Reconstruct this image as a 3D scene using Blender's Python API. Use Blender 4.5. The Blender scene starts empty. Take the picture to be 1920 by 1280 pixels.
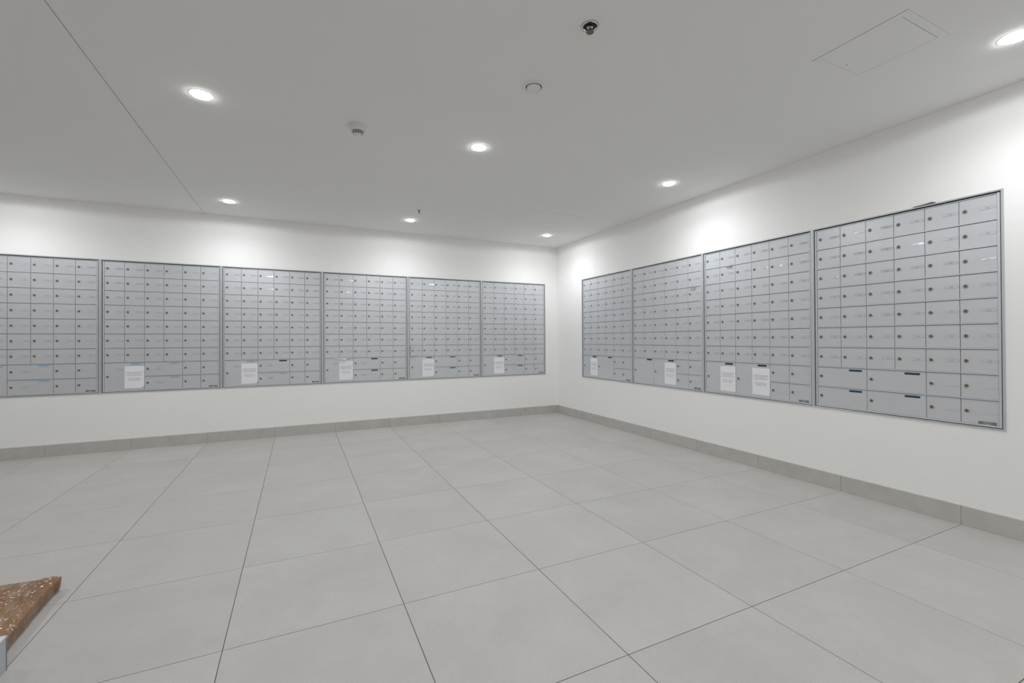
import bpy, bmesh, math, random
from mathutils import Vector, Matrix
random.seed(7)
SC = bpy.context.scene
COL = SC.collection

# ------------------------------------------------------------------ camera
F_PX, CY = 836.30, 631.75
YAW, PITCH, ROLL = 0.445548, 0.005670, -0.004829
CAM = Vector((-3.28651, -5.40091, 1.02634))
fw = Vector((math.sin(YAW) * math.cos(PITCH), math.cos(YAW) * math.cos(PITCH), math.sin(PITCH)))
rt0 = Vector((math.cos(YAW), -math.sin(YAW), 0))
up0 = rt0.cross(fw)
rt = rt0 * math.cos(ROLL) + up0 * math.sin(ROLL)
up = -rt0 * math.sin(ROLL) + up0 * math.cos(ROLL)
cd = bpy.data.cameras.new('camera')
cam = bpy.data.objects.new('camera', cd)
COL.objects.link(cam)
M = Matrix((rt, up, -fw)).transposed().to_4x4()
M.translation = CAM
cam.matrix_world = M
cd.sensor_fit = 'HORIZONTAL'
cd.sensor_width = 36.0
cd.lens = F_PX / 1920 * 36.0
cd.shift_y = -(640 - CY) / 1920
cd.clip_start = 0.05
SC.camera = cam

# ------------------------------------------------------------------ world, exposure
w = bpy.data.worlds.new('world')
SC.world = w
w.use_nodes = True
w.node_tree.nodes['Background'].inputs[0].default_value = (1, 1, 1, 1)
w.node_tree.nodes['Background'].inputs[1].default_value = 0.0
SC.view_settings.view_transform = 'Standard'
SC.view_settings.look = 'None'
SC.view_settings.exposure = 0.0
SC.view_settings.gamma = 1.0
SC.view_settings.use_curve_mapping = False
SC.cycles.diffuse_bounces = 8
SC.cycles.max_bounces = 12
SC.cycles.sample_clamp_indirect = 4.0
LAMP_W = 19.8          # power of each downlight's beam
LAMP_W2 = 4.3          # its wide spill, down to the horizontal
LAMP_COL = (0.935, 0.972, 1.0)
ZC = 2.314             # ceiling height
LAMPS = [(-0.516, -0.616), (-2.207, -0.618), (-3.868, -0.575), (-5.50, -0.60),
         (-0.516, -2.632), (-2.198, -2.620), (-3.745, -2.605), (-5.62, -2.62),
         (-0.512, -4.615), (-2.200, -4.62), (-3.800, -4.62),
         (-0.512, -6.62), (-2.200, -6.62), (-3.800, -6.62)]
X0, Y0 = -7.2, -7.6     # far sides of the room, behind the camera


# ------------------------------------------------------------------ helpers
class MB:
    def __init__(s):
        s.v, s.f, s.m = [], [], []

    def add(s, vs, fs, mi=0):
        o = len(s.v)
        s.v += [tuple(v) for v in vs]
        for f in fs:
            s.f.append(tuple(i + o for i in f))
            s.m.append(mi)

    def box(s, x0, x1, y0, y1, z0, z1, mi=0):
        vs = [(x0, y0, z0), (x1, y0, z0), (x1, y1, z0), (x0, y1, z0), (x0, y0, z1), (x1, y0, z1), (x1, y1, z1), (x0, y1, z1)]
        s.add(vs, [(0, 3, 2, 1), (4, 5, 6, 7), (0, 1, 5, 4), (1, 2, 6, 5), (2, 3, 7, 6), (3, 0, 4, 7)], mi)

    def cbox(s, x0, x1, y0, y1, z0, z1, c, mi=0):
        """box whose front (y0) face has a chamfer c"""
        vs = [(x0 + c, y0, z0 + c), (x1 - c, y0, z0 + c), (x1 - c, y0, z1 - c), (x0 + c, y0, z1 - c),
              (x0, y0 + c, z0), (x1, y0 + c, z0), (x1, y0 + c, z1), (x0, y0 + c, z1),
              (x0, y1, z0), (x1, y1, z0), (x1, y1, z1), (x0, y1, z1)]
        fs = [(0, 1, 2, 3)]
        for a, b in ((0, 4), (4, 8)):
            for i in range(4):
                j = (i + 1) % 4
                fs.append((a + i, b + i, b + j, a + j))
        fs.append((11, 10, 9, 8))
        s.add(vs, fs, mi)

    def prism(s, pts, y0, y1, mi=0, cap_back=True):
        """pts: outline in x,z counter-clockwise seen from -y; extruded from y0 (front) to y1"""
        n = len(pts)
        vs = [(x, y0, z) for x, z in pts] + [(x, y1, z) for x, z in pts]
        fs = [tuple(range(n))] + [(i, n + i, n + (i + 1) % n, (i + 1) % n) for i in range(n)]
        if cap_back:
            fs.append(tuple(range(2 * n - 1, n - 1, -1)))
        s.add(vs, fs, mi)

    def lathe(s, prof, n=24, mi=0, cx=0, cy=0, cz=0, axis='z', mis=None, close=True):
        """prof: (r, h) pairs; axis z: h along z; axis y: h along y"""
        rings = []
        o = len(s.v)
        for r, h in prof:
            ring = []
            for k in range(n):
                a = 2 * math.pi * k / n
                if axis == 'z':
                    s.v.append((cx + r * math.cos(a), cy + r * math.sin(a), cz + h))
                else:
                    s.v.append((cx + r * math.cos(a), cy + h, cz + r * math.sin(a)))
                ring.append(len(s.v) - 1)
            rings.append(ring)
        for q in range(len(rings) - 1):
            for k in range(n):
                s.f.append((rings[q][k], rings[q][(k + 1) % n], rings[q + 1][(k + 1) % n], rings[q + 1][k]))
                s.m.append(mis[q] if mis else mi)
        if close:
            s.f.append(tuple(rings[-1]))
            s.m.append(mis[-1] if mis else mi)

    def mesh(s, name, mats):
        me = bpy.data.meshes.new(name)
        me.from_pydata(s.v, [], s.f)
        for m in mats:
            me.materials.append(m)
        me.polygons.foreach_set('material_index', s.m)
        bm = bmesh.new()
        bm.from_mesh(me)
        bmesh.ops.recalc_face_normals(bm, faces=bm.faces)
        bm.to_mesh(me)
        bm.free()
        me.update()
        return me


def link(name, me, parent=None, loc=(0, 0, 0), rz=0.0):
    o = bpy.data.objects.new(name, me)
    COL.objects.link(o)
    o.location = loc
    o.rotation_euler = (0, 0, rz)
    if parent:
        o.parent = parent
    return o


def smooth(me, ang=35):
    for p in me.polygons:
        p.use_smooth = True
    try:
        me.set_sharp_from_angle(angle=math.radians(ang))
    except Exception:
        pass


def tag(o, label, cat, group=None, kind=None):
    o['label'] = label
    o['category'] = cat
    if group:
        o['group'] = group
    if kind:
        o['kind'] = kind
    return o


def struct(name, mb, mats):
    o = link(name, mb.mesh(name, mats))
    o['kind'] = 'structure'
    return o


def thing(name, label, cat, loc, rz=0.0, group=None):
    return tag(link(name, None, None, loc, rz), label, cat, group)


# ------------------------------------------------------------------ materials
def mat(name, col, rough=0.5, metal=0.0, coat=0.0, coat_rough=0.1, spec=0.5, emit=None, estr=0.0):
    m = bpy.data.materials.new(name)
    m.use_nodes = True
    b = m.node_tree.nodes['Principled BSDF']
    b.inputs['Base Color'].default_value = (*col, 1)
    b.inputs['Roughness'].default_value = rough
    b.inputs['Metallic'].default_value = metal
    b.inputs['Coat Weight'].default_value = coat
    b.inputs['Coat Roughness'].default_value = coat_rough
    b.inputs['Specular IOR Level'].default_value = spec
    if emit:
        b.inputs['Emission Color'].default_value = (*emit, 1)
        b.inputs['Emission Strength'].default_value = estr
    return m


def nodes(m):
    nt = m.node_tree
    return nt, nt.nodes, nt.links, nt.nodes['Principled BSDF']


def noise(ns, scale, detail=4.0, rough=0.55):
    n = ns.new('ShaderNodeTexNoise')
    n.inputs['Scale'].default_value = scale
    n.inputs['Detail'].default_value = detail
    n.inputs['Roughness'].default_value = rough
    return n


def ramp(ns, pts):
    r = ns.new('ShaderNodeValToRGB')
    e = r.color_ramp.elements
    while len(e) < len(pts):
        e.new(0.5)
    for i, (p, c) in enumerate(pts):
        e[i].position = p
        e[i].color = (*c, 1)
    return r


def noisy(m, scale, c0, c1, lo=0.3, hi=0.7, bump=0.0, bscale=None, detail=4.0):
    nt, ns, ls, b = nodes(m)
    tc = ns.new('ShaderNodeTexCoord')
    n = noise(ns, scale, detail)
    ls.new(tc.outputs['Object'], n.inputs['Vector'])
    r = ramp(ns, [(lo, c0), (hi, c1)])
    ls.new(n.outputs['Fac'], r.inputs[0])
    ls.new(r.outputs[0], b.inputs['Base Color'])
    if bump:
        n2 = noise(ns, bscale or scale * 8, 3.0)
        ls.new(tc.outputs['Object'], n2.inputs['Vector'])
        bp = ns.new('ShaderNodeBump')
        bp.inputs['Strength'].default_value = bump
        bp.inputs['Distance'].default_value = 0.002
        ls.new(n2.outputs['Fac'], bp.inputs['Height'])
        ls.new(bp.outputs[0], b.inputs['Normal'])
    return m


M_WALL = noisy(mat('wall_paint', (0.83, 0.81, 0.78), 0.62, spec=0.3), 1.3, (0.885, 0.876, 0.858), (0.905, 0.896, 0.878), bump=0.05, bscale=220)
M_CEIL = noisy(mat('ceiling_paint', (0.70, 0.695, 0.68), 0.8, spec=0.2), 0.8, (0.815, 0.812, 0.802), (0.835, 0.832, 0.822), bump=0.05, bscale=150)
M_DARK = mat('dark_gap', (0.02, 0.02, 0.022), 0.8)
M_GROUT = mat('grout', (0.13, 0.09, 0.07), 0.9)
M_SILVER = noisy(mat('silver_powder_coat', (0.5, 0.52, 0.55), 0.30, metal=0.3), 6, (0.61, 0.625, 0.65), (0.65, 0.665, 0.69), bump=0.03, bscale=300)
M_TRIM = mat('anodised_trim', (0.60, 0.62, 0.64), 0.36, metal=0.55)
M_PLATE = mat('number_plate_plastic', (0.60, 0.615, 0.645), 0.12, metal=0.1, coat=0.6, coat_rough=0.06)
M_RIM = mat('plate_rim', (0.27, 0.275, 0.285), 0.4, metal=0.3)
M_INK = mat('ink', (0.07, 0.07, 0.075), 0.6)
M_GREYINK = mat('grey_ink', (0.22, 0.22, 0.24), 0.7)
M_LOCK = mat('lock_nickel', (0.47, 0.42, 0.37), 0.35, metal=0.5)
M_LOCKD = mat('lock_face', (0.27, 0.22, 0.18), 0.45, metal=0.5)
M_KEYWAY = mat('keyway', (0.01, 0.01, 0.01), 0.7)
M_PAPER = mat('paper', (0.86, 0.86, 0.88), 0.75)
M_SLOTL = mat('blue_film_pale_reflection', (0.27, 0.47, 0.66), 0.3, coat=0.4)
M_SLOTD = mat('blue_film_mid_reflection', (0.035, 0.13, 0.26), 0.3, coat=0.4)
M_SLOTN = mat('blue_film_dark_reflection', (0.008, 0.055, 0.12), 0.3, coat=0.3)
M_SLOTK = mat('open_slot', (0.006, 0.007, 0.012), 0.5)
M_BADGE = mat('badge_grey', (0.26, 0.27, 0.29), 0.4, metal=0.3)
M_WHITEP = mat('white_plastic', (0.76, 0.75, 0.73), 0.45)
M_CHROME = mat('chrome', (0.62, 0.62, 0.63), 0.15, metal=1.0)
M_BRASS = mat('dark_brass', (0.22, 0.15, 0.09), 0.35, metal=0.8)
M_REDB = mat('sprinkler_bulb', (0.12, 0.02, 0.02), 0.2)
M_LENS = mat('lamp_diffuser', (0.9, 0.9, 0.9), 0.4, emit=(0.98, 0.985, 1.0), estr=52.0)


def floor_mat():
    m = mat('floor_tile', (0.5, 0.49, 0.48), 0.55, spec=0.35)
    nt, ns, ls, b = nodes(m)
    g = ns.new('ShaderNodeNewGeometry')
    tc = ns.new('ShaderNodeTexCoord')
    # shift the pattern by a random amount per tile
    add = ns.new('ShaderNodeVectorMath'); add.operation = 'ADD'
    cmb = ns.new('ShaderNodeCombineXYZ')
    mul = ns.new('ShaderNodeMath'); mul.operation = 'MULTIPLY'; mul.inputs[1].default_value = 40
    ls.new(g.outputs['Random Per Island'], mul.inputs[0])
    ls.new(mul.outputs[0], cmb.inputs[2])
    ls.new(tc.outputs['Object'], add.inputs[0])
    ls.new(cmb.outputs[0], add.inputs[1])
    n1 = noise(ns, 3.2, 5, 0.6)
    n2 = noise(ns, 230, 3, 0.7)
    n3 = noise(ns, 20, 4, 0.6)
    for n in (n1, n2, n3):
        ls.new(add.outputs[0], n.inputs['Vector'])
    r1 = ramp(ns, [(0.32, (0.468, 0.447, 0.427)), (0.68, (0.505, 0.491, 0.476))])
    ls.new(n1.outputs['Fac'], r1.inputs[0])
    r2 = ramp(ns, [(0.28, (0.90, 0.90, 0.90)), (0.50, (1, 1, 1)), (0.75, (1.04, 1.04, 1.04))])
    ls.new(n2.outputs['Fac'], r2.inputs[0])
    r3 = ramp(ns, [(0.3, (0.98, 0.976, 0.972)), (0.65, (1.01, 1.01, 1.01))])
    ls.new(n3.outputs['Fac'], r3.inputs[0])
    mx = ns.new('ShaderNodeMix'); mx.data_type = 'RGBA'; mx.blend_type = 'MULTIPLY'; mx.inputs[0].default_value = 1
    mx2 = ns.new('ShaderNodeMix'); mx2.data_type = 'RGBA'; mx2.blend_type = 'MULTIPLY'; mx2.inputs[0].default_value = 1
    ls.new(r1.outputs[0], mx.inputs[6]); ls.new(r2.outputs[0], mx.inputs[7])
    ls.new(mx.outputs[2], mx2.inputs[6]); ls.new(r3.outputs[0], mx2.inputs[7])
    # slight tone difference per tile
    hsv = ns.new('ShaderNodeHueSaturation')
    mr = ns.new('ShaderNodeMapRange')
    mr.inputs[3].default_value = 0.975; mr.inputs[4].default_value = 1.025
    ls.new(g.outputs['Random Per Island'], mr.inputs[0])
    ls.new(mr.outputs[0], hsv.inputs['Value'])
    ls.new(mx2.outputs[2], hsv.inputs['Color'])
    ls.new(hsv.outputs[0], b.inputs['Base Color'])
    bp = ns.new('ShaderNodeBump'); bp.inputs['Strength'].default_value = 0.12; bp.inputs['Distance'].default_value = 0.001
    ls.new(n2.outputs['Fac'], bp.inputs['Height'])
    ls.new(bp.outputs[0], b.inputs['Normal'])
    return m


M_TILE = floor_mat()
M_SKIRT = noisy(mat('skirting_tile', (0.40, 0.385, 0.36), 0.6), 9, (0.475, 0.455, 0.425), (0.54, 0.52, 0.49), bump=0.1, bscale=130, detail=8)

# ------------------------------------------------------------------ room shell
XL = [0.0, -0.513, -1.115, -1.722, -2.322, -2.920, -3.518, -4.121, -4.727, -5.335]
while XL[-1] - 0.6 > X0:
    XL.append(XL[-1] - 0.6)
XL.append(X0)
YL = [0.0, -0.638, -1.243, -1.840, -2.445, -3.047, -3.645, -4.247]
while YL[-1] - 0.6 > Y0:
    YL.append(YL[-1] - 0.6)
YL.append(Y0)
G = 0.0013
fb = MB()
fb.box(X0 - .1, .1, Y0 - .1, .1, -0.12, -0.0016, 1)
for i in range(len(XL) - 1):
    for j in range(len(YL) - 1):
        x1, x0, y1, y0 = XL[i] - G, XL[i + 1] + G, YL[j] - G, YL[j + 1] + G
        c = 0.0005
        vs = [(x0 + c, y0 + c, 0), (x1 - c, y0 + c, 0), (x1 - c, y1 - c, 0), (x0 + c, y1 - c, 0),
              (x0, y0, -c), (x1, y0, -c), (x1, y1, -c), (x0, y1, -c),
              (x0, y0, -.003), (x1, y0, -.003), (x1, y1, -.003), (x0, y1, -.003)]
        fs = [(0, 1, 2, 3)] + [(a + q, b + q, b + (q + 1) % 4, a + (q + 1) % 4) for a, b in ((0, 4), (4, 8)) for q in range(4)]
        fb.add(vs, fs, 0)
struct('floor', fb, [M_TILE, M_GROUT])

BX, BW, BZ0, BZ1 = 0.192, 0.953, 0.5405, 1.797       # left wall: start of the cabinets, pitch, bottom, top
RX = 0.610                                           # right wall start
WT = 0.14
wl = MB()                                            # left wall, plane y=0, opening for six cabinets
ox1, ox0 = -BX, -BX - 6 * BW
wl.box(X0 - WT, ox0, 0, WT, 0, ZC); wl.box(ox1, 0 + WT, 0, WT, 0, ZC)
wl.box(ox0, ox1, 0, WT, 0, BZ0); wl.box(ox0, ox1, 0, WT, BZ1, ZC)
struct('wall_left', wl, [M_WALL])
wr = MB()                                            # right wall, plane x=0, opening for four cabinets
oy1, oy0 = -RX, -RX - 4 * BW
wr.box(0, WT, Y0 - WT, oy0, 0, ZC); wr.box(0, WT, oy1, 0, 0, ZC)
wr.box(0, WT, oy0, oy1, 0, BZ0); wr.box(0, WT, oy0, oy1, BZ1, ZC)
struct('wall_right', wr, [M_WALL])
wb = MB(); wb.box(X0, 0, Y0 - WT, Y0, 0, ZC)
struct('wall_back', wb, [M_WALL])
ws = MB(); ws.box(X0 - WT, X0, Y0 - WT, 0, 0, ZC)
struct('wall_far', ws, [M_WALL])
# ceiling: two boards with a shadow gap between them
JX, JG = -4.150, 0.0022
PAN = [(-1.131, -0.777, -4.502, -4.138)]             # opening of the framed access panel
cb = MB()
T = 0.02
def slab(x0, x1, y0, y1):
    cb.box(x0, x1, y0, y1, ZC, ZC + T)
slab(X0 - WT, JX - JG, Y0 - WT, WT)
px0, px1, py0, py1 = PAN[0]
slab(JX + JG, -1.214, Y0 - WT, WT); slab(-0.558, WT, Y0 - WT, WT)
slab(-1.214, px0, Y0 - WT, -1.498); slab(px1, -0.558, Y0 - WT, -1.498); slab(-1.214, -0.558, -0.872, WT)
slab(px0, px1, Y0 - WT, py0)
QX0, QX1, QY0, QY1 = -1.214, -0.558, -1.498, -0.872   # flush panel near the corner
slab(px0, px1, py1, QY0)

cb.box(X0 - WT, WT, Y0 - WT, WT, ZC + 0.05, ZC + 0.14, 1)
cb.box(JX - .02, JX + .02, Y0, 0, ZC + T, ZC + .03, 2)
struct('ceiling', cb, [M_CEIL, M_DARK, mat('joint_shadow_backing', (0.30, 0.30, 0.295), 0.8)])

SH, ST = 0.105, 0.0098
sk = MB()
for i in range(len(XL) - 1):
    x1 = XL[i] - (0.0007 if i else 0); x0 = XL[i + 1] + 0.0007
    sk.cbox(x0, x1, -ST, 0, 0, SH, 0.0008, 0)
sk.box(X0, 0, -ST + .0012, 0, 0.0005, SH - .001, 1)
struct('baseboard_left', sk, [M_SKIRT, M_GROUT])
sk = MB()
for i in range(len(YL) - 1):
    y1 = YL[i] - (ST if i == 0 else 0.0007); y0 = YL[i + 1] + 0.0007
    # local box built along x then turned: write directly
    c = 0.0008
    vs = [(-ST, y1 - c, c), (-ST, y0 + c, c), (-ST, y0 + c, SH - c), (-ST, y1 - c, SH - c),
          (-ST + c, y1, 0), (-ST + c, y0, 0), (-ST + c, y0, SH), (-ST + c, y1, SH),
          (0, y1, 0), (0, y0, 0), (0, y0, SH), (0, y1, SH)]
    fs = [(0, 1, 2, 3)] + [(a + q, b + q, b + (q + 1) % 4, a + (q + 1) % 4) for a, b in ((0, 4), (4, 8)) for q in range(4)]
    sk.add(vs, fs, 0)
sk.box(-ST + .0012, 0, Y0, -ST, 0.0005, SH - .001, 1)
struct('baseboard_right', sk, [M_SKIRT, M_GROUT])
sk = MB(); sk.box(X0 + ST, -ST, Y0, Y0 + ST, 0, SH)
struct('baseboard_back', sk, [M_SKIRT])
sk = MB(); sk.box(X0, X0 + ST, Y0, -ST, 0, SH)
struct('baseboard_far', sk, [M_SKIRT])

# ------------------------------------------------------------------ glyphs
_gl = {}


def glyph(ch):
    if ch in _gl:
        return _gl[ch]
    cu = bpy.data.curves.new('glyph', 'FONT')
    cu.body = ch
    cu.size = 1.0
    cu.resolution_u = 2
    o = bpy.data.objects.new('glyph', cu)
    COL.objects.link(o)
    dg = bpy.context.evaluated_depsgraph_get()
    me = bpy.data.meshes.new_from_object(o.evaluated_get(dg))
    vs = [(v.co.x, v.co.y) for v in me.vertices]
    fs = [tuple(p.vertices) for p in me.polygons]
    bpy.data.objects.remove(o)
    bpy.data.curves.remove(cu)
    bpy.data.meshes.remove(me)
    wd = max((x for x, _ in vs), default=0.25)
    x0 = min((x for x, _ in vs), default=0)
    _gl[ch] = (vs, fs, x0, wd)
    return _gl[ch]


def write(mb, text, cx, z, size, y, mi, shear=0.0, rot=0.0, bold=0.0):
    """centred line of text on the plane y, facing -y"""
    adv, items = 0.0, []
    for ch in text:
        if ch == ' ':
            adv += 0.30
            continue
        vs, fs, x0, x1 = glyph(ch)
        items.append((adv - x0, vs, fs))
        adv += (x1 - x0) + 0.13
    adv -= 0.13
    for dx, vs, fs in items:
        pts = []
        for x, h in vs:
            X = (x + dx - adv / 2) * size
            Z = (h - 0.35) * size
            pts.append((cx + X * math.cos(rot) - Z * math.sin(rot), y, z + X * math.sin(rot) + Z * math.cos(rot)))
        mb.add(pts, fs, mi)


def pill(w_, h_, n=6):
    r = h_ / 2
    a = w_ / 2 - r
    pts = []
    for k in range(n + 1):
        t = -math.pi / 2 + math.pi * k / n
        pts.append((a + r * math.cos(t), r * math.sin(t)))
    for k in range(n + 1):
        t = math.pi / 2 + math.pi * k / n
        pts.append((-a + r * math.cos(t), r * math.sin(t)))
    return pts


# ------------------------------------------------------------------ mailbox cabinets
CP, RP = 0.150, 0.1357        # column and row pitch
GX0 = -0.450                  # left of the door grid, local x
GZ0 = 0.0155                  # bottom of the door grid, local z
HG = BZ1 - BZ0                # cabinet height
HW = BW / 2
DG = 0.0012                   # half the gap between two doors
RAIL = 0.0062
DF = 0.0058                   # door front, measured into the wall
PF = 0.0022                   # rail and stile front


def door_mesh(nc, nr, name='door'):
    mb = MB()
    wd = nc * CP - 2 * DG
    hd = nr * RP - RAIL - 0.0028
    mb.cbox(-wd, 0, 0, 0.004, 0, hd, 0.0008)
    # folded edge behind the face
    for x0, x1 in ((-wd + .001, -wd + .0022), (-.0022, -.001)):
        mb.box(x0, x1, .004, .014, .002, hd - .002)
    return mb.mesh('mailbox_door', [M_SILVER])


DOORS = {k: door_mesh(*k) for k in ((1, 1), (2, 1), (2, 2))}


def lock_mesh():
    mb = MB()
    mb.lathe([(0.0118, 0.0), (0.0118, -0.0014), (0.0106, -0.0026), (0.0088, -0.0028), (0.0082, -0.0014), (0.0004, -0.0014)],
             18, axis='y', mis=[0, 0, 0, 0, 1, 1])
    mb.box(-0.0015, 0.0015, -0.0018, -0.001, -0.0058, 0.0022, 2)
    mb.lathe([(0.0030, -0.0018), (0.0001, -0.0019)], 10, axis='y', mi=2)
    me = mb.mesh('cam_lock', [M_LOCK, M_LOCKD, M_KEYWAY])
    smooth(me)
    return me


LOCK = lock_mesh()


def plate_mesh(text):
    mb = MB()
    if text is None:
        mb.prism(pill(0.0648, 0.0148), -0.0009, 0.0, 0)
        mb.prism(pill(0.0628, 0.0128), -0.0011, -0.0008, 0)
        return mb.mesh('blank_plate', [M_SILVER])
    mb.prism(pill(0.0656, 0.0156), -0.0004, 0.0, 1)
    mb.prism(pill(0.0634, 0.0136), -0.0008, -0.0003, 0)
    write(mb, text, 0.0, 0.0, 0.0092, -0.00095, 2)
    return mb.mesh('number_plate', [M_PLATE, M_RIM, M_INK])


BLANK = plate_mesh(None)


def slot_mesh(m):
    mb = MB()
    mb.prism(pill(0.0770, 0.0135), -0.0004, 0.0, 1)
    mb.prism(pill(0.0745, 0.0110), -0.0007, -0.0003, 0)
    return mb.mesh('parcel_slot', [m, m])


SLOTS = {k: slot_mesh(m) for k, m in (('light', M_SLOTL), ('blue', M_SLOTD), ('navy', M_SLOTN), ('open', M_SLOTK))}  # blue tones bake in how the film reflects at each viewing angle


def frame_mesh():
    """wall trim ring around the cabinet"""
    mb = MB()
    t, s, c = 0.0092, 0.0104, 0.0002
    f, bk = -0.0042, 0.0185
    mb.cbox(-HW + c, -HW + s, f, bk, .0010, HG - .0012, 0.0007)
    mb.cbox(HW - s, HW - c, f, bk, .0010, HG - .0012, 0.0007)
    mb.cbox(-HW + s, HW - s, f, bk, HG - t, HG - .0012, 0.0007)
    mb.cbox(-HW + s, HW - s, f, bk, .0010, 0.0085, 0.0007)
    return mb.mesh('trim_frame', [M_TRIM])


def panel_mesh(layout):
    """swinging panel: stiles and continuous rails between the rows"""
    mb = MB()
    gz1 = GZ0 + 9 * RP
    x0, x1 = GX0 - 0.0108, -GX0 + 0.0108
    mb.cbox(x0, GX0 - .0002, PF, 0.017, GZ0 - .003, gz1 + .004, .0006)
    mb.cbox(-GX0 + .0002, x1, PF, 0.017, GZ0 - .003, gz1 + .004, .0006)
    mb.cbox(GX0, -GX0, PF, 0.017, gz1 - .0012, gz1 + .003, .0004)
    mb.cbox(GX0, -GX0, PF, 0.017, GZ0 - .003, GZ0 + RAIL, .0004)
    for r in range(1, 10):
        z = gz1 - r * RP            # lower side of row r
        segs = [(0, 6)]
        if r == 8:                  # no rail through the tall doors
            segs = [(a, b) for a, b in layout['rail8']]
        if r == 9:
            continue
        for a, b in segs:
            mb.cbox(GX0 + a * CP + (DG if a else 0), GX0 + b * CP, PF, 0.0165, z, z + RAIL, .0005)
    return mb.mesh('door_panel_frame', [M_SILVER])


def body_mesh():
    mb = MB()
    mb.box(-HW + .002, HW - .002, 0.019, 0.33, 0.002, HG - .002, 0)
    return mb.mesh('cabinet_body', [M_DARK])


def badge_mesh():
    mb = MB()
    mb.box(-.036, .036, -.0006, 0, -.0095, .0095, 0)
    e = [(0.017 * math.cos(2 * math.pi * k / 20), 0.0078 * math.sin(2 * math.pi * k / 20)) for k in range(20)]
    mb.prism(e, -.0009, -.0005, 1)
    mb.prism([(x * .86, z * .8) for x, z in e], -.0011, -.0008, 2)
    mb.box(-.011, .011, -.0014, -.001, -.0024, .0022, 1)
    for sx in (-1, 1):
        for z in (.0052, .0018, -.0018, -.0052):
            xa, xb = sorted((sx * .0195, sx * (.033 if abs(z) > .003 else .030)))
            mb.box(xa, xb, -.0009, -.0005, z - .0006, z + .0006, 1)
    return mb.mesh('maker_badge', [M_BADGE, M_INK, M_SILVER])


FRAME, BODY, BADGE = frame_mesh(), body_mesh(), badge_mesh()
LA = {'rail8': [(2, 6)], 'doors': [(0, 7, 2, 2), (2, 7, 2, 1), (2, 8, 2, 1)]}
LB = {'rail8': [(4, 6)], 'doors': [(0, 7, 2, 2), (2, 7, 2, 2)]}
LC = {'rail8': [(0, 6)], 'doors': [(0, 7, 2, 1), (0, 8, 2, 1), (2, 7, 2, 1), (2, 8, 2, 1)]}
PANELS = {id(l): panel_mesh(l) for l in (LA, LB, LC)}


def cabinet(label, wall, k, layout, floor_no, unit, slots, big_plates, ajar=None):
    """k-th cabinet counted from the room corner"""
    if wall == 'left':
        loc, rz = (-BX - (k + .5) * BW, 0, BZ0), 0.0
    else:
        loc, rz = (0, -RX - (k + .5) * BW, BZ0), -math.pi / 2
    root = thing('mailbox_cabinet', label, 'mailbox cabinet', loc, rz, 'mailbox cabinets set into the %s wall' % wall)
    link('trim_frame', FRAME, root)
    link('door_panel_frame', PANELS[id(layout)], root)
    link('cabinet_body', BODY, root)
    gz1 = GZ0 + 9 * RP
    cells = [(c, r, 1, 1) for r in range(7) for c in range(6)] + layout['doors']
    cells += [(c, r, 1, 1) for r in (7, 8) for c in (4, 5)]
    si = 0
    for c, r, nc, nr in cells:
        zb = gz1 - (r + nr) * RP + RAIL + 0.0006
        x1 = GX0 + (c + nc) * CP - DG
        d = link('door', DOORS[(nc, nr)], root, (x1, DF, zb))
        if ajar == (c, r):
            d.rotation_euler = (0, 0, math.radians(7.0))
            d['label'] = 'small mailbox door standing slightly ajar'
        wd = nc * CP - 2 * DG
        zc = (RP - RAIL) / 2
        lz = zc if nr == 1 else RP - 0.004
        link('lock', LOCK, d, (-wd + 0.0235, 0, lz))
        pz = zc if nr == 1 else RP + zc
        px = -wd + 0.1135
        if r < 7:
            link('number_plate', plate_mesh(str((floor_no - r) * 100 + unit + c)), d, (px, 0, pz))
        elif nc == 2 and big_plates:
            link('number_plate', plate_mesh(str((floor_no - r) * 100 + unit + c)), d, (px, 0, pz))
        else:
            link('number_plate', BLANK, d, (px, 0, pz))
        if nc == 2:
            hd = nr * RP - RAIL
            s = link('parcel_slot', SLOTS[slots[si]], d, (-0.064, 0, hd - 0.0165))
            s['label'] = {'light': 'pale blue parcel slot strip', 'blue': 'blue parcel slot strip',
                          'navy': 'navy blue parcel slot strip', 'open': 'black parcel slot opening'}[slots[si]]
            si += 1
    link('maker_badge', BADGE, root, (0.405, DF - 0.0002, GZ0 + 0.0135))
    return root


W6 = 'silver mailbox cabinet in the left wall, '
cabinet(W6 + 'nearest to the room corner', 'left', 0, LA, 22, 7, ['blue', 'blue', 'blue'], False)
cabinet(W6 + 'the one with a small door ajar', 'left', 1, LA, 22, 1, ['blue', 'blue', 'blue'], False, ajar=(0, 6))
cabinet(W6 + 'with torn white paper sticking out low down', 'left', 2, LA, 15, 7, ['light', 'open', 'navy'], True)
cabinet(W6 + 'with one black and two pale blue slots', 'left', 3, LA, 15, 1, ['light', 'open', 'light'], True)
cabinet(W6 + 'second from the left edge of the photo', 'left', 4, LA, 11, 7, ['light', 'light', 'light'], True)
cabinet(W6 + 'cut off by the left edge of the photo', 'left', 5, LA, 11, 1, ['light', 'light', 'light'], True)
W4 = 'silver mailbox cabinet in the right wall, '
cabinet(W4 + 'nearest to the room corner', 'right', 0, LB, 22, 13, ['open', 'open'], False)
cabinet(W4 + 'with a notice only on its second large door', 'right', 1, LB, 29, 1, ['open', 'open'], False)
cabinet(W4 + 'with two white notices side by side', 'right', 2, LB, 30, 5, ['open', 'open'], False)
cabinet(W4 + 'largest in view, with four wide parcel doors', 'right', 3, LC, 30, 11, ['navy'] * 4, False)

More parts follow.
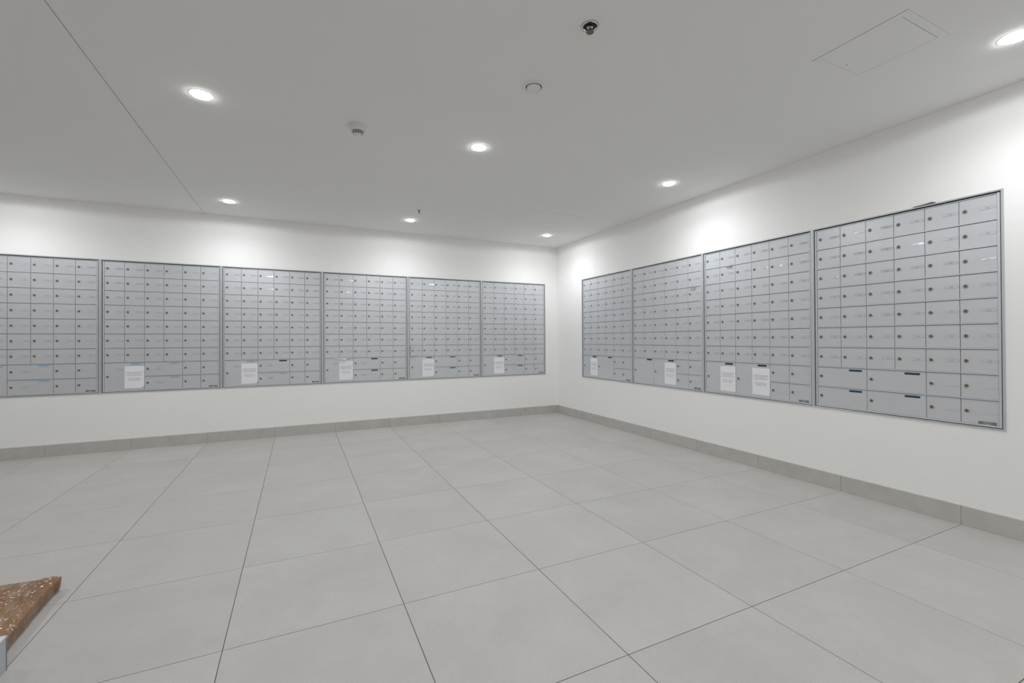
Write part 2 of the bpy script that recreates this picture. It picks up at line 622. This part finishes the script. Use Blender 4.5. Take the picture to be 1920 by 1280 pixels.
# ------------------------------------------------------------------ notices and stray paper
def notice_mesh(dog_ear=False):
    mb = MB()
    w_, h_ = 0.149, 0.212
    nx, nz = 6, 8
    vs, fs = [], []
    for j in range(nz + 1):
        for i in range(nx + 1):
            x = -w_ / 2 + w_ * i / nx
            z = h_ * j / nz
            y = -0.0006 - 0.0010 * math.sin(math.pi * i / nx) * (0.4 + 0.3 * j / nz)
            if dog_ear and i == nx and j == 0:
                x -= 0.008; y -= 0.003; z += 0.010
            vs.append((x, y, z))
    for j in range(nz):
        for i in range(nx):
            a = j * (nx + 1) + i
            fs.append((a, a + 1, a + nx + 2, a + nx + 1))
    o = len(vs)
    vs += [(x, y + 0.0003, z) for x, y, z in vs]
    fs += [tuple(reversed([q + o for q in f])) for f in fs]
    mb.add(vs, fs, 0)
    yt = -0.0021
    for t, z, s in (("WHEN COLLECTING MAIL", .153, .0104), ("DO NOT FORGET TO", .139, .0104), ("CLOSE THE BOX DOOR", .125, .0104),
                    ("Please return the key to", .097, .0088), ("the parcel box and keep", .0865, .0088), ("the mail room clean", .076, .0088)):
        write(mb, t, 0, z, s, yt, 1)
    return mb.mesh('notice_sheet', [M_PAPER, M_GREYINK])


NOTICE, NOTICE_EAR = notice_mesh(), notice_mesh(True)


def on_wall(wall, u, z, out=0.0):
    """point on a wall: u = distance from the room corner, out = distance into the room"""
    if wall == 'left':
        return (-u, -out, z), 0.0
    return (-out, -u, z), -math.pi / 2


def notice(wall, k, col_right, label, ear=False):
    u = (BX if wall == 'left' else RX) + k * BW
    if wall == 'left':
        uc = u + BW - (HW + GX0 + col_right * CP - 0.076)
    else:
        uc = u + (HW + GX0 + col_right * CP - 0.076)
    loc, rz = on_wall(wall, uc, 0.5795, -DF)
    o = link('notice', NOTICE_EAR if ear else NOTICE, None, loc, rz)
    tag(o, label, 'notice', 'white notices taped to the large parcel doors')
    return o


notice('left', 4, 2, 'white printed notice furthest left, with a lifted lower corner', True)
notice('left', 3, 2, 'white printed notice on the cabinet with black and pale blue slots', True)
notice('left', 2, 2, 'white printed notice beside the torn white paper scrap')
notice('left', 1, 2, 'white printed notice below the small mailbox door that is ajar', True)
notice('left', 0, 2, 'white printed notice on the left wall nearest to the corner')
notice('right', 0, 2, 'white printed notice on the right wall nearest to the corner')
notice('right', 1, 4, 'white printed notice alone on the second cabinet of the right wall')
notice('right', 2, 2, 'left one of two white notices side by side on one cabinet')
notice('right', 2, 4, 'right one of two white notices side by side on one cabinet')


def sheet(name, pts, th, m, label, cat, wall, u, z):
    """thin folded sheet: pts are (x, y, z) of two rows of equal length"""
    mb = MB()
    n = len(pts) // 2
    vs = list(pts) + [(x, y + th, q - th * .3) for x, y, q in pts]
    fs = []
    for i in range(n - 1):
        fs.append((i, i + 1, n + i + 1, n + i))
        o = 2 * n
        fs.append((o + n + i, o + n + i + 1, o + i + 1, o + i))
    rim = list(range(n)) + list(range(2 * n - 1, n - 1, -1))
    for a in range(len(rim)):
        p, q = rim[a], rim[(a + 1) % len(rim)]
        fs.append((p, q, q + 2 * n, p + 2 * n))
    mb.add(vs, fs, 0)
    me = mb.mesh(name, [m])
    loc, rz = on_wall(wall, u, z)
    o = link(name, me, None, loc, rz)
    tag(o, label, cat)
    return o


M_KRAFT = noisy(mat('brown_envelope', (0.20, 0.12, 0.075), 0.6), 30, (0.08, 0.045, 0.03), (0.13, 0.08, 0.05))
M_SLIP = mat('grey_slip', (0.17, 0.145, 0.14), 0.6)
# torn white paper curling out under a small door (left wall, third cabinet from the corner)
sheet('paper_scrap', [(-.120, .003, .030), (-.085, -.002, .030), (-.050, -.006, .029), (-.020, -.010, .027), (.004, -.014, .030), (.018, -.010, .036),
                      (-.110, .001, .027), (-.082, -.005, .023), (-.048, -.010, .019), (-.018, -.017, .014), (.000, -.023, .006), (.010, -.016, .012)],
      .0006, mat('torn_paper', (0.70, 0.68, 0.68), 0.6), 'torn white paper scrap curling out between two mailbox doors', 'paper', 'left', 2.812, 0.797)
# brown envelope corner poking out above the nearest cabinet
sheet('brown_envelope', [(-.075, -.001, .002), (-.02, -.001, .005), (.010, -.001, .009), (.030, -.001, .003),
                       (-.070, -.009, .000), (-.02, -.011, .001), (.010, -.012, .002), (.028, -.010, .000)],
      .002, M_KRAFT, 'brown envelope corner poking out above the largest mailbox cabinet', 'envelope', 'right', 4.120, 1.7975)
sheet('mail_slip', [(-.030, .002, .002), (.0, -.002, .005), (.030, .002, .003), (-.026, -.005, .000), (.004, -.009, -.002), (.030, -.007, -.005)],
      .001, M_SLIP, 'grey mail slip poking out below a top row door in the right wall', 'mail slip', 'right', 2.785, 1.635)
sheet('mail_slip', [(-.035, .002, .001), (.0, -.003, .003), (.035, .002, .002), (-.033, -.008, -.001), (.0, -.014, -.002), (.035, -.010, -.002)],
      .001, mat('tan_slip', (0.38, 0.33, 0.27), 0.6), 'tan mail slip poking out of the second cabinet in the right wall', 'mail slip', 'right', 2.405, 1.499)

# ------------------------------------------------------------------ ceiling fittings
def lamp_meshes():
    mb = MB()
    mb.lathe([(0.0570, 0.0), (0.0560, -0.0010), (0.0500, -0.0016), (0.0442, -0.0014), (0.0438, 0.0005), (0.0438, 0.006)], 40, close=False)
    ring = mb.mesh('trim_ring', [M_WHITEP]); smooth(ring)
    mb = MB()
    mb.lathe([(0.0435, 0.0), (0.0433, -0.0050), (0.039, -0.0072), (0.028, -0.0084), (0.012, -0.0090), (0.0005, -0.0091)], 36)
    lens = mb.mesh('lamp_diffuser', [M_LENS]); smooth(lens, 80)
    return ring, lens


RING, LENS = lamp_meshes()
LAMP_NAMES = {
    0: 'lit round white downlight closest to the room corner',
    1: 'lit round white downlight by the left wall, beside the small sprinkler',
    2: 'lit round white downlight by the left wall, beside the ceiling joint',
    3: 'lit round downlight beyond the ceiling joint by the left wall',
    4: 'lit round white downlight by the right wall, between far and near ones',
    5: 'lit round white downlight in the middle of the ceiling',
    6: 'large lit downlight at upper left, beside the ceiling joint',
    8: 'lit round downlight cut off at the right edge of the photo'}
ld = bpy.data.lights.new('downlight_beam', 'SPOT')
ld.energy = LAMP_W
ld.color = LAMP_COL
ld.spot_size = math.radians(161)
ld.spot_blend = 1.0
ld.shadow_soft_size = 0.04
ld2 = bpy.data.lights.new('downlight_spill', 'SPOT')
ld2.energy = LAMP_W2
ld2.color = LAMP_COL
ld2.spot_size = math.radians(180)
ld2.spot_blend = 0.12
ld2.shadow_soft_size = 0.03
for i, (x, y) in enumerate(LAMPS):
    t = thing('downlight', LAMP_NAMES.get(i, 'lit round downlight in the ceiling behind the camera'), 'downlight', (x, y, ZC), 0,
              'round downlights in the ceiling')
    link('trim_ring', RING, t)
    link('diffuser', LENS, t)
    lo = bpy.data.objects.new('beam', ld)
    COL.objects.link(lo)
    lo.parent = t
    lo.location = (0, 0, -0.052)
    lo = bpy.data.objects.new('spill', ld2)
    COL.objects.link(lo)
    lo.parent = t
    lo.location = (0, 0, -0.045)

# smoke detector
sd = thing('smoke_detector', 'white round smoke detector with dark vent slits on the ceiling', 'smoke detector', (-2.965, -2.595, ZC))
mb = MB()
mb.lathe([(0.050, 0), (0.0515, -.006), (0.0515, -.014), (0.0495, -.0155), (0.0495, -.017)], 40)
me = mb.mesh('detector_base', [M_WHITEP]); smooth(me); link('base', me, sd)
mb = MB()
mb.lathe([(0.0500, -.017), (0.0500, -.030), (0.0455, -.0345), (0.040, -.036), (0.0385, -.0365)], 40, close=False)
me = mb.mesh('detector_housing', [M_WHITEP]); smooth(me); link('housing', me, sd)
mb = MB()                                             # dark core behind the cage
mb.lathe([(0.0335, -.034), (0.0300, -.050), (0.018, -.0545), (0.0005, -.055)], 32)
link('chamber', mb.mesh('detector_chamber', [M_DARK]), sd)
mb = MB()
for r, z0, z1 in ((0.0385, -.0365, -.0374), (0.0368, -.0422, -.0432), (0.0340, -.0476, -.0486), (0.029, -.0520, -.0530)):
    mb.lathe([(r, z0), (r + .0006, (z0 + z1) / 2), (r - .0008, z1), (r - .0035, z1), (r - .0035, z0), (r, z0)], 36, close=False)
for k in range(14):
    a = 2 * math.pi * k / 14
    d = Vector((math.cos(a), math.sin(a), 0)); s = Vector((-d.y, d.x, 0)) * .0011
    q = [(0.0385, -.0365), (0.0272, -.0535)]
    vs = []
    for r, z in q:
        for e in (0, -.0035):
            for sg in (-1, 1):
                p = d * (r + e) + s * sg
                vs.append((p.x, p.y, z))
    mb.add(vs, [(0, 1, 5, 4), (2, 6, 7, 3), (0, 4, 6, 2), (1, 3, 7, 5)], 0)
mb.lathe([(0.0200, -.0535), (0.0200, -.0575), (0.017, -.0590), (0.0005, -.0592)], 28)
mb.lathe([(0.0262, -.0535), (0.0240, -.0552), (0.0225, -.0552), (0.0225, -.0535)], 28, close=False)
link('cage', mb.mesh('detector_cage', [M_WHITEP]), sd)

# round speaker / air valve cover
sp = thing('ceiling_valve', 'round white ceiling valve with a dark ring gap', 'air valve', (-2.204, -3.405, ZC))
mb = MB()
mb.lathe([(0.0615, 0.0), (0.0610, -.0030), (0.056, -.0052), (0.044, -.0052), (0.0410, -.0030), (0.0400, 0.004)], 48, close=False)
me = mb.mesh('valve_ring', [M_WHITEP]); smooth(me); link('outer_ring', me, sp)
mb = MB()
mb.lathe([(0.0410, -.0008), (0.0001, -.0009)], 36)
link('recess', mb.mesh('valve_recess', [M_DARK]), sp)
mb = MB()
mb.lathe([(0.0355, -.0010), (0.0362, -.0058), (0.0345, -.0075), (0.020, -.0085), (0.0005, -.0088)], 40)
me = mb.mesh('valve_disc', [M_WHITEP]); smooth(me); link('centre_disc', me, sp)


def sprinkler(x, y, label, big):
    t = thing('fire_sprinkler', label, 'fire sprinkler', (x, y, ZC), 0, None)
    k = 1.0
    mb = MB()
    if big:
        mb.lathe([(0.0375, 0.0), (0.0368, -.0040), (0.0340, -.0058), (0.0290, -.0050), (0.0265, -.0010)], 36, close=False)
        mi = [M_CHROME]
    else:
        mb.lathe([(0.0330, 0.0), (0.0320, -.0025), (0.0240, -.0042), (0.0100, -.0045)], 32, close=False)
        mi = [M_WHITEP]
    me = mb.mesh('escutcheon', mi); smooth(me); link('escutcheon', me, t)
    if big:
        mb = MB(); mb.lathe([(0.0270, -.0008), (0.0001, -.0009)], 28)
        link('recess', mb.mesh('recess_cup', [M_DARK]), t)
    mb = MB()
    mb.lathe([(0.0095, -.0005), (0.0095, -.010), (0.0060, -.012), (0.0050, -.018), (0.0002, -.018)], 20)
    # two frame arms bowing out and meeting at the boss
    for sg in (-1, 1):
        pts = [(sg * .0072, -.010), (sg * .0115, -.020), (sg * .0090, -.031), (sg * .0022, -.037)]
        for (xa, za), (xb, zb) in zip(pts[:-1], pts[1:]):
            h = .0014
            mb.add([(xa - h, -h, za), (xa + h, -h, za), (xa + h, h, za), (xa - h, h, za),
                    (xb - h, -h, zb), (xb + h, -h, zb), (xb + h, h, zb), (xb - h, h, zb)],
                   [(0, 1, 5, 4), (1, 2, 6, 5), (2, 3, 7, 6), (3, 0, 4, 7), (0, 3, 2, 1), (4, 5, 6, 7)], 0)
    mb.lathe([(0.0034, -.0355), (0.0038, -.041), (0.0002, -.041)], 12)
    me = mb.mesh('sprinkler_frame', [M_CHROME if big else M_BRASS]); link('frame', me, t)
    mb = MB(); mb.lathe([(0.0006, -.0175), (0.0021, -.020), (0.0021, -.032), (0.0006, -.0355)], 10)
    link('glass_bulb', mb.mesh('glass_bulb', [M_REDB]), t)
    mb = MB()
    n = 12
    vs, fs = [(0, 0, -.0412), (0, 0, -.0424)], []
    for q in range(2 * n):
        a = math.pi * q / n
        r = .0128 if q % 2 == 0 else .0098
        vs += [(r * math.cos(a), r * math.sin(a), -.0418), (r * math.cos(a), r * math.sin(a), -.0430)]
    for q in range(2 * n):
        a, b = 2 + 2 * q, 2 + 2 * ((q + 1) % (2 * n))
        fs += [(0, a, b), (1, b + 1, a + 1), (a, a + 1, b + 1, b)]
    mb.add(vs, fs, 0)
    link('deflector', mb.mesh('deflector', [M_BRASS if big else M_CHROME]), t)
    if big:
        for ch in t.children:
            if ch.name.split('.')[0] in ('frame', 'glass_bulb', 'deflector'):
                ch.scale = (1.35, 1.35, 0.62)
    t.rotation_euler = (0, 0, math.radians(35 if big else 60))
    return t


sprinkler(-2.204, -3.893, 'fire sprinkler with chrome ring, nearest to the camera', True)
sprinkler(-2.212, -1.030, 'small fire sprinkler hanging beside the downlight by the left wall', False)

# access panel close to the camera
ap = thing('access_panel', 'square white framed access panel in the ceiling', 'access panel', ((px0 + px1) / 2, (py0 + py1) / 2, ZC))
hx, hy = (px1 - px0) / 2, (py1 - py0) / 2
mb = MB()
g0, fwid = 0.0006, 0.031
gw = 0.0034
for a in ((-hx + gw, -hx + fwid, -hy + g0, hy - g0), (hx - fwid, hx - g0, -hy + g0, hy - g0),
          (-hx + fwid, hx - fwid, -hy + g0, -hy + fwid), (-hx + fwid, hx - fwid, hy - fwid, hy - g0)):
    mb.box(a[0], a[1], a[2], a[3], -0.0012, 0.018)
link('frame', mb.mesh('access_frame', [M_CEIL]), ap)
mb = MB()
g1 = fwid + 0.0009
mb.box(-hx + g1, hx - g1, -hy + g1 + .0016, hy - g1, -0.0006, 0.016)
hatch = link('hatch', mb.mesh('access_hatch', [M_CEIL]), ap)
mb = MB(); mb.lathe([(0.0035, -.0006), (0.0030, -.0012), (0.0002, -.0012)], 14)
link('key_lock', mb.mesh('key_lock', [M_LOCKD]), hatch, (0.003, hy - fwid - 0.022, 0))
mb = MB(); mb.box(-hx, hx, -hy, hy, .019, .03)
link('housing', mb.mesh('access_housing', [M_DARK]), ap)
# far access panel, only a thin raised lip
ap = thing('access_panel', 'large flush access panel in the ceiling near the room corner', 'access panel', (-0.886, -1.185, ZC))
mb = MB()
mb.box(-0.328 + .0026, 0.328 - .0004, -0.313 + .0055, 0.313 - .0004, -0.0004, 0.018)
link('hatch', mb.mesh('access_hatch_large', [M_CEIL]), ap)

# ------------------------------------------------------------------ parcel and grey metal box at lower left
def parcel():
    t = thing('wrapped_parcel', 'flat brown parcel wrapped in shiny cling film on the floor', 'parcel', (-4.418, -3.185, 0), math.radians(4))
    bm = bmesh.new()
    bmesh.ops.create_cube(bm, size=1.0)
    bmesh.ops.scale(bm, vec=(0.49, 0.50, 0.066), verts=bm.verts)
    bmesh.ops.translate(bm, vec=(0, 0, 0.033), verts=bm.verts)
    bmesh.ops.bevel(bm, geom=bm.edges[:], offset=0.012, segments=3, affect='EDGES', profile=0.6)
    bmesh.ops.subdivide_edges(bm, edges=[e for e in bm.edges if e.calc_length() > 0.1], cuts=24, use_grid_fill=True)
    bmesh.ops.subdivide_edges(bm, edges=[e for e in bm.edges if e.calc_length() > 0.025], cuts=2, use_grid_fill=True)
    from mathutils import noise as nz
    for v in bm.verts:
        p = v.co.copy()
        k = min(1.0, p.z / 0.02)
        n1 = nz.noise(p * 9.0 + Vector((3, 1, 5)))
        n2 = nz.noise(Vector((p.x * 20, p.y * 55, p.z * 30)))
        sag = 0.010 * (p.x / 0.245)                     # slightly lower towards the right side
        v.co.z += k * (0.006 * n1 + 0.0035 * n2) - max(0, sag) * k
        if p.z > 0.01:
            v.co.x += 0.005 * nz.noise(p * 14 + Vector((9, 2, 2))) + 0.006 * (p.z / 0.066) * (1 if p.x > 0 else -1)
            v.co.y += 0.005 * nz.noise(p * 14 + Vector((1, 7, 4)))
        # pinched far right corner
        if p.x > 0.18 and p.y > 0.20:
            v.co.x += 0.008
            v.co.z += 0.004 * k
        v.co.z = max(0.0005, v.co.z)
    me = bpy.data.meshes.new('kraft_wrap')
    bmesh.ops.recalc_face_normals(bm, faces=bm.faces)
    bm.to_mesh(me)
    # crumpled cling film, a second skin lying over the paper
    rnd = random.Random(3)
    bm.normal_update()
    low = [f for f in bm.faces if f.calc_center_median().z < 0.004]
    bmesh.ops.delete(bm, geom=low, context='FACES')
    bmesh.ops.subdivide_edges(bm, edges=[e for e in bm.edges if e.calc_length() > 0.011], cuts=3, use_grid_fill=True)
    bm.normal_update()
    for v in bm.verts:
        k = 1.0 if v.co.z > 0.012 else 0.3
        v.co += v.normal * (0.0005 + k * (0.0021 * rnd.random() + 0.0016 * abs(nz.noise(v.co * 60))))
    film = bpy.data.meshes.new('cling_film')
    bm.to_mesh(film)
    fm = bpy.data.materials.new('cling_film')
    fm.use_nodes = True
    fn, fl = fm.node_tree.nodes, fm.node_tree.links
    fn.remove(fn['Principled BSDF'])
    tr, gl, mxs = fn.new('ShaderNodeBsdfTransparent'), fn.new('ShaderNodeBsdfGlossy'), fn.new('ShaderNodeMixShader')
    tr.inputs['Color'].default_value = (0.97, 0.97, 0.97, 1)
    gl.inputs['Color'].default_value = (1, 1, 1, 1)
    gl.inputs['Roughness'].default_value = 0.2
    fr = fn.new('ShaderNodeFresnel'); fr.inputs['IOR'].default_value = 1.5
    fl.new(fr.outputs[0], mxs.inputs[0])
    fl.new(tr.outputs[0], mxs.inputs[1]); fl.new(gl.outputs[0], mxs.inputs[2])
    fl.new(mxs.outputs[0], fn['Material Output'].inputs['Surface'])
    film.materials.append(fm)
    o = link('cling_film', film, t)
    o['label'] = 'shiny crumpled transparent film'
    bm.free()
    m = mat('kraft_with_film_sheen', (0.36, 0.20, 0.10), 0.45, coat=0.5, coat_rough=0.15)
    m.node_tree.nodes['Principled BSDF'].inputs['Coat IOR'].default_value = 1.5
    nt, ns, ls, b = nodes(m)
    tc = ns.new('ShaderNodeTexCoord')
    mp = ns.new('ShaderNodeMapping'); mp.inputs['Scale'].default_value = (26, 7, 20); mp.inputs['Rotation'].default_value = (0, 0, 0.9)
    ls.new(tc.outputs['Object'], mp.inputs[0])
    n1 = noise(ns, 1.0, 6, 0.65); ls.new(mp.outputs[0], n1.inputs['Vector']); n1.inputs['Distortion'].default_value = 0.8
    n2 = noise(ns, 7, 5); ls.new(tc.outputs['Object'], n2.inputs['Vector'])
    r = ramp(ns, [(0.30, (0.24, 0.095, 0.02)), (0.46, (0.42, 0.20, 0.055)), (0.56, (0.46, 0.26, 0.10)), (0.66, (0.56, 0.44, 0.31))])  # palest stop paints the film's reflective white streaks into the kraft
    ls.new(n1.outputs['Fac'], r.inputs[0])
    r2 = ramp(ns, [(0.3, (0.82, 0.78, 0.74)), (0.7, (1.05, 1.05, 1.05))]); ls.new(n2.outputs['Fac'], r2.inputs[0])
    mx = ns.new('ShaderNodeMix'); mx.data_type = 'RGBA'; mx.blend_type = 'MULTIPLY'; mx.inputs[0].default_value = 1
    ls.new(r.outputs[0], mx.inputs[6]); ls.new(r2.outputs[0], mx.inputs[7]); ls.new(mx.outputs[2], b.inputs['Base Color'])
    n3 = noise(ns, 4.5, 4, 0.6); ls.new(mp.outputs[0], n3.inputs['Vector'])
    bp = ns.new('ShaderNodeBump'); bp.inputs['Strength'].default_value = 1.0; bp.inputs['Distance'].default_value = 0.01
    ls.new(n3.outputs['Fac'], bp.inputs['Height'])
    ls.new(bp.outputs[0], b.inputs['Coat Normal']); 
    bp2 = ns.new('ShaderNodeBump'); bp2.inputs['Strength'].default_value = 0.4; bp2.inputs['Distance'].default_value = 0.003
    ls.new(n3.outputs['Fac'], bp2.inputs['Height']); ls.new(bp2.outputs[0], b.inputs['Normal'])
    me.materials.append(m)
    smooth(me, 60)
    link('paper_wrap', me, t)


parcel()

gb = thing('metal_box', 'low grey metal box at the lower left, in front of the parcel', 'metal box', (-4.115, -3.452, 0))
mb = MB()
bx0, by0, bh = -0.42, -0.30, 0.102
mb.box(bx0, 0, by0, 0, 0.0, bh)
link('body', mb.mesh('box_body', [mat('grey_sheet_metal', (0.46, 0.49, 0.50), 0.4, metal=0.3)]), gb)
mb = MB()
mb.cbox(bx0 - .001, .0012, by0 - .001, .0012, 0.1022, 0.1082, .0008)
link('lid', mb.mesh('box_lid', [mat('light_sheet_metal', (0.60, 0.63, 0.65), 0.35, metal=0.3)]), gb)
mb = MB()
mb.box(-.0008, .0012, -.0016, .0010, 0.0, 0.102)  # thin dark grey strip down one vertical corner
link('corner_edge', mb.mesh('corner_edge', [mat('edge_dark_grey', (0.20, 0.23, 0.27), 0.5)]), gb)
